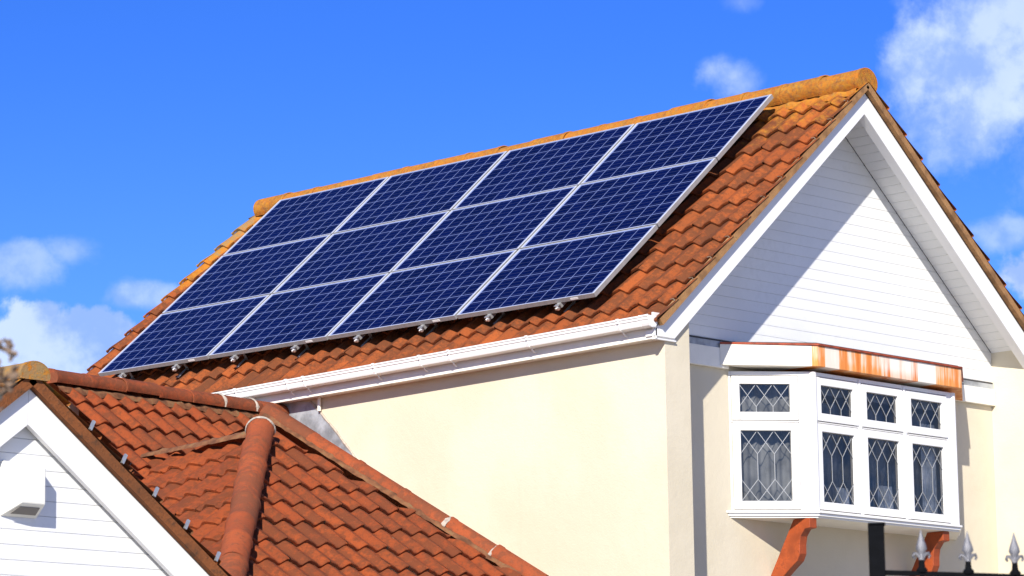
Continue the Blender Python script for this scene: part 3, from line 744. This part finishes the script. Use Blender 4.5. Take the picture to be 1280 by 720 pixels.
# slope B below the upper ridge (its top edge follows the ridge line)
ub = (RB - RA).normalized(); nb = ub.cross(Vector((0, -math.cos(pb), -math.sin(pb)))).normalized()
if nb.z < 0: nb = -nb
vb_ = nb.cross(ub).normalized()
if vb_.z > 0: vb_ = -vb_
Lb = (RB - RA).length
LIFT = .045
slopeB = tile_slope('roof_slope', M_tile2, wing, RA - nb * LIFT, ub, vb_, nb, .0, Lb - .02, 1.62, seed=21, phase=.35)
upper = ridge_run('ridge_tiles', M_ridge2, wing, RA + Vector((-.03, 0, -.03)), RB + Vector((-.02, 0, -.035)), .095, .45, arc=220, seed=6, joints=(.72, .88), flare=.004, sq=(1.3, 1.0), jit=.006)
rough_strip('ridge_mortar', M_mortarG, slopeB, RA + vb_ * .125 - nb * .022, RB + vb_ * .125 - nb * .022, .05, nb, .03, seed=9)
# hidden rear slope of B
mb = MB(); w = Vector((0, 1.6, -1.3)); mb.add([RA, RB, RB + w, RA + w], [(0, 1, 2, 3)]); mb.build('rear_slope', M_tile2, wing)
# slope C: hip end
Lx = H + (Lh - H) * 1.62; Rx = R1 + (R3 - R1) * 1.75
uc = Vector((1, 0, 0)); T0c = H + VC * -.62
topc = Vector((H.x, (T2 + Vector((0, 0, 0))).y, T2.z))
def sidepl(a, b, N_, inside):
    d = (b - a); s = d.cross(N_).normalized()
    if s.dot(inside - a) > 0: s = -s
    return (a, s)
inC = (H + R3 + Lh) / 3
clipC = [sidepl(H, Lh, NC, inC), sidepl(R1, R3, NC, inC), sidepl(H, T2, NC, R3)]
slopeC = tile_slope('roof_slope', M_tile2, wing, T2 - NC * LIFT - Vector((T2.x + 8.4, 0, 0)), uc, VC, NC, 0, 7.0, 3.75, clip=clipC, seed=22, phase=.2)
# slope D: faces left
dsd = Vector((ND.x, ND.y, 0)).normalized(); pd = math.acos(ND.z); VD = dsd * math.cos(pd) - Vector((0, 0, math.sin(pd))); UD = Vector((0, 0, 1)).cross(dsd).normalized()
inD = (H + Lh + Mm) / 3
far = Mm + (Mm - H) * .35
mdir = (Mm - H).normalized(); vm = ND.cross(mdir); vm = -vm if vm.z > 0 else vm
clipD = [sidepl(H, Lh, ND, inD)]
slopeD = tile_slope('roof_slope', M_tile2, wing, far - ND * LIFT, -mdir, vm, ND, 0, 6.4, 4.0, clip=clipD, seed=23, phase=.6)
# hips
ddir = (Lh - H).normalized()
hipL = ridge_run('hip_tiles', M_ridge2, wing, H + Vector((0, 0, .012)) - ddir * .04, Lx + Vector((0, 0, .012)), .110, .44, seed=7, joints=(), flare=.008, jit=.006)
# white mortar arc capping the top of the left hip
mb = MB(); K = 16; vs, fs = [], []; sd = ddir.cross(Vector((0, 0, 1))).normalized(); u_ = sd.cross(ddir); cc0 = H + Vector((0, 0, .012)) - ddir * .05
for k in range(K + 1):
    th = R(-8 + 196 * k / K); e = sd * math.cos(th) + u_ * math.sin(th); ww = .018 + .008 * math.sin(k * 1.7)
    vs += [cc0 + e * .104 - ddir * ww, cc0 + e * .128 - ddir * .004, cc0 + e * .120 + ddir * ww]
for k in range(K): fs += [[3 * k, 3 * k + 3, 3 * k + 4, 3 * k + 1], [3 * k + 1, 3 * k + 4, 3 * k + 5, 3 * k + 2]]
mb.add(vs, fs).build('mortar_cap', M_mortarW, hipL)
rdir = (R3 - R1).normalized()
hipR = ridge_run('hip_tiles', M_ridge2, wing, T2 + NC * .0 + Vector((-.03, .05, -.030)), Rx + Vector((0, 0, -.045)), .088, .46, arc=220, seed=8, joints=(.36, .48, .70), flare=.005, sq=(1.25, 1.0), jit=.006)
sC = rdir.cross(NC).normalized(); sC = sC if sC.x < 0 else -sC
rough_strip('hip_mortar', M_mortarG, slopeC, T2 + sC * .112 + NC * -.022, Rx + sC * .112 + NC * -.022, .052, NC, .028, seed=10)
# wing ridge between H and M: tiles bedded in mortar
rough_strip('ridge_mortar', M_mortarG, slopeD, H + Vector((.0, 0, .02)), Mm + Vector((0, .05, .02)), .08, Vector((-.3, 0, 1)), .035, seed=13)
# hidden right-hand slope falling to the wall and a lead valley
mb = MB(); a = T2; b = Rx; c = Vector((XL - .003, b.y, b.z - .3)); d_ = Vector((XL - .003, 3.2, -3.62))
mb.add([a + Vector((.0, 0, -.05)), b + Vector((0, 0, -.05)), c, d_], [(0, 1, 2, 3)]); mb.add([a + Vector((.0, 0, -.05)), d_, Vector((-4.6, 3.0, -3.45))], [(0, 1, 2)])
mb.build('valley_slope', M_tile2, wing)
# lead dressed up the cream wall
lp = [(3.99, -2.63), (3.78, -2.665), (3.40, -2.72), (3.16, -2.93), (2.80, -3.30), (2.72, -3.56), (3.0, -3.60), (3.60, -3.10), (4.0, -2.78)]
mb = MB(); mb.prism([(XL - .012, y, z) for y, z in lp], (.010, 0, 0)); lead = mb.build('lead_flashing', M_lead, wing, .002)
ln = MB(); ed = [(3.40, -2.712), (3.27, -2.82), (3.14, -2.945), (3.0, -3.085), (2.86, -3.225), (2.76, -3.33)]
rr = random.Random(4)
for (ya, za), (yb, zb) in zip(ed[:-1], ed[1:]): ln.tube([(XL - .008, ya, za), (XL - .010, (ya + yb) / 2 + rr.uniform(-.01, .01), (za + zb) / 2 + rr.uniform(-.008, .012)), (XL - .008, yb, zb)], [.010, .014, .009], 6)
ln.build('flashing_mortar', M_mortarW, lead)
# dark block as painted shade of an open tile end, with lead scrap
mb = MB(); q = Mm + Vector((-.02, -.02, -.03)); mb.obox(q, (-.03, .05, -.10), (-.05, -.05, -.02), (.02, .0, .05)); mb.build('open_end_shade', M_drip, slopeD)
mb = MB(); mb.obox(q + Vector((.03, -.03, -.02)), (.02, .02, -.07), (-.03, -.03, 0), (.006, .0, .012)); mb.build('lead_scrap', M_lead, slopeD)
# walls of the wing below the eaves
ez = -5.72
mb = MB()
fx0 = -8.05; mb.box(fx0, XL - .02, -1.35, -1.15, GZ, ez); mb.box(fx0, fx0 + .2, -1.15, 3.4, GZ, ez + .0); mb.box(fx0 + .2, XL - .02, 3.9, 4.1, GZ, -3.6)
mb.prism([(-5.45, 3.35, GZ), (-5.45, 3.9, GZ), (-5.45, 3.9, -3.2), (-5.45, 3.45, -2.95)], (.2, 0, 0))
mb.build('wall', M_render, wing)

# ------------------------------------------------------------------ gable fronted house on the left
gh = thing('gable_house', 'white clad gable with white bargeboards at the left edge, nearest the camera', 'house', (-10.0, -.9, GZ))
gx, gz, gm = -9.992, -3.862, .737; YG = -2.0
gt = math.atan(gm)
def gzz(x): return gz - abs(x - gx) * gm
HW = 3.0
for s, lab in ((-1, None), (1, None)):
    xe = gx + s * HW
    mb = MB(); y0 = YG
    mb.prism([(gx + s * .001, y0, gz), (xe, y0, gz - HW * gm), (xe, y0, gz - HW * gm - .25), (gx + s * .001, y0, gz - .235)], (0, .042, 0)); mb.build('bargeboard', M_white, gh, .004)
VGR = Vector((math.cos(gt), 0, -math.sin(gt))); NGR = Vector((math.sin(gt), 0, math.cos(gt)))
VGL = Vector((-math.cos(gt), 0, -math.sin(gt))); NGL = Vector((-math.sin(gt), 0, math.cos(gt)))
boards(0, 3.2, .0965, (0, YG + .075, gz - .235 - 29 * .0965 + .015), (1, 0, 0), (0, 0, 1), (0, -1, 0), gx - HW, gx + HW, [((gx, 0, gz - .05), NGL), ((gx, 0, gz - .05), NGR)], 'gable_cladding', M_siding, gh, .004)
mb = MB(); mb.prism([(gx - HW + .3, YG + .15, GZ), (gx + HW - .3, YG + .15, GZ), (gx + HW - .3, YG + .15, gzz(gx + HW - .3) - .05), (gx, YG + .15, gz - .05), (gx - HW + .3, YG + .15, gzz(gx - HW + .3) - .05)], (0, 1.6, 0)); mb.build('wall', M_render, gh)
base = Vector((gx, YG - .05, gz + .075))
LG = HW / math.cos(gt) + .1
rGL = tile_slope('roof_slope', M_tileG, gh, base, (0, 1, 0), VGL, NGL, 0, 1.95, LG, seed=31, phase=.1)
rGR = tile_slope('roof_slope', M_tileG, gh, base, (0, 1, 0), VGR, NGR, 0, 1.95, LG, seed=32, phase=.1)
ridge_run('ridge_tiles', M_tileG, gh, base + Vector((0, -.012, .0)), base + Vector((0, 1.95, .0)), .088, .42, arc=226, seed=9, flare=.004, sq=(1.3, .95))
for V_, N_, rf in ((VGL, NGL, rGL), (VGR, NGR, rGR)):
    mb = MB(); mb.obox(base + Vector((0, .006, 0)) - N_ * .055, (0, .044, 0), V_ * LG, N_ * .070); mb.build('verge_mortar', M_verge, rf)
    mb = MB(); mb.obox(base + Vector((0, .05, 0)) - N_ * .060, (0, 1.85, 0), V_ * (LG - .02), N_ * .03); mb.build('roof_deck', M_drip, rf)
for k in range(1, 9):
    p = base + VGR * (.33 * k + .21) + NGR * .045
    mb = MB(); mb.obox(p + Vector((0, -.012, -.03)), (.032, 0, .060), (0, .018, 0), (-.016, 0, .010)); mb.build('verge_clip', M_steel, rGR)
# extractor vent on the cladding
vx0, vx1, vz0, vz1 = -10.125, -9.885, -4.60, -4.345; vy = YG + .073
mb = MB(); D = .12
mb.add([(vx0 - .03, vy, vz1 + .02), (vx1 + .02, vy, vz1 + .02), (vx1 - .0, vy - D, vz1 - .02), (vx0 + .05, vy - D, vz1 - .02),
        (vx0 - .03, vy, vz0 - .08), (vx1 + .02, vy, vz0 - .08), (vx1 - .0, vy - D, vz0 + .0), (vx0 + .05, vy - D, vz0 + .0)],
       [(0, 1, 2, 3), (3, 2, 6, 7), (0, 3, 7, 4), (2, 1, 5, 6), (7, 6, 5, 4), (1, 0, 4, 5)])
vent = mb.build('extractor_vent', M_vent, gh, .008)
mb = MB(); c = [Vector((vx0 + .055, vy - D + .028, vz0 - .0185)), Vector((vx1 - .025, vy - D + .028, vz0 - .0185)), Vector((vx1 - .02, vy - .04, vz0 - .0595)), Vector((vx0 + .02, vy - .04, vz0 - .0595))]
mb.prism(c, (0, -.002, -.004)); mb.build('vent_grille', M_ventd, vent)

# ------------------------------------------------------------------ iron railing close to the camera
Fd = Vector((.6078, -.7941, 0)); Fn = Vector((.7941, .6078, 0)); F0 = Vector((-15.0575, -12.5460, 0))
fence = thing('iron_railing', 'black iron railing with silver spear finials in front of the bay', 'railing', (F0.x, F0.y, GZ))
mb = MB(); a = F0 - Fd * .0235 - Fn * .0235; mb.obox((a.x, a.y, GZ), Fd * .047, Fn * .047, (0, 0, -5.880 - GZ)); mb.obox((a.x - .003, a.y - .003, -5.880), Fd * .05, Fn * .05, (0, 0, .006)); mb.build('post', M_black, fence, .002)
def rz(a): return -6.010 - .02 * a / .36
for dz in (0, -.115, -1.9):
    mb = MB(); a = F0 + Fd * .02 - Fn * .009; mb.obox((a.x, a.y, rz(0) + dz - .014), Fd * 2.2 + Vector((0, 0, -.12)), Fn * .018, (0, 0, .014)); mb.build('rail', M_black, fence, .001)
for k in range(15):
    s = .128 + k * .133; c = F0 + Fd * s; z = rz(s) 
    mb = MB(); mb.tube([(c.x, c.y, z - 2.3), (c.x, c.y, z + .004)], .0075, 8); mb.build('bar', M_black, fence)
    if k < 14:
        rc = F0 + Fd * (s + .0665); pts = [Vector((rc.x, rc.y, z - .066)) + Fd * (.046 * math.cos(t * math.pi / 12)) + Vector((0, 0, .046 * math.sin(t * math.pi / 12))) for t in range(25)]
        mb = MB(); mb.tube(pts, .006, 8, cap=False); mb.build('ring', M_black, fence)
    mb = MB(); o_ = (c.x, c.y, z)
    mb.lathe(o_, [(.016, -.002), (.017, .006), (.010, .014), (.0085, .03), (.0075, .034)], 10, mi=1)
    mb.lathe(o_, [(.0075, .030), (.009, .036), (.0065, .044), (.010, .056), (.0165, .066), (.0145, .076), (.0085, .094), (.0035, .112), (.0008, .122)], 10, sx=1., sy=.45, ax=Fd)
    for sg in (-1, 1):
        pts = [Vector(o_) + Fd * (sg * x) + Vector((0, 0, zz)) for x, zz in ((.004, .040), (.013, .052), (.021, .053), (.024, .045), (.020, .038))]
        mb.tube(pts, [.005, .0052, .005, .0045, .003], 6)
    mb.build('finial', [M_silver, M_black], fence, 0, True)

# ------------------------------------------------------------------ dry seed head at the left edge, close to the camera
pl = thing('dry_plant', 'blurred dry brown seed head at the left edge of the picture', 'plant', (-19.59, -14.35, GZ))
c = Vector((-19.582, -14.358, -6.062)); rnd = random.Random(2)
mb = MB(); lf = Vector((-.693, .72, 0)); mb.tube([c + lf * .16 + Vector((0, 0, GZ + 6.062)), c + lf * .15 + Vector((0, 0, -1.1)), c + lf * .11 + Vector((0, 0, -.35)), c + lf * .055 + Vector((0, 0, -.12)), c + lf * .012 + Vector((0, 0, -.05)), c], [.009, .008, .006, .004, .003, .003], 7); mb.build('stem', M_seed, pl)
mb = MB()
for k in range(70):
    z = rnd.uniform(-.042, .040); rr_ = .020 * math.sqrt(max(0, 1 - (z / .045) ** 2)); th = rnd.uniform(0, 6.28)
    q = c + Vector((rr_ * math.cos(th), rr_ * math.sin(th), z)); r = rnd.uniform(.003, .006)
    mb.lathe(q, [(0, -r), (r * .8, -r * .5), (r, 0), (r * .7, r * .6), (0, r)], 6)
mb.build('seed_head', M_seed, pl)
mb = MB()
for k in range(7):
    z = -.07 + k * .008; th = k * 2.4; d = Vector((math.cos(th), math.sin(th), .5)).normalized(); s_ = d.cross(Vector((0, 0, 1))).normalized(); q = c + lf * .014 + Vector((0, 0, z)); l = .022
    mb.add([q, q + d * l * .5 + s_ * .009, q + d * l, q + d * l * .5 - s_ * .009], [(0, 1, 2, 3)])
mb.build('leaf', M_leaf, pl)

# ------------------------------------------------------------------ render
S.render.engine = 'CYCLES'
S.cycles.max_bounces = 8; S.cycles.diffuse_bounces = 4; S.cycles.transparent_max_bounces = 12
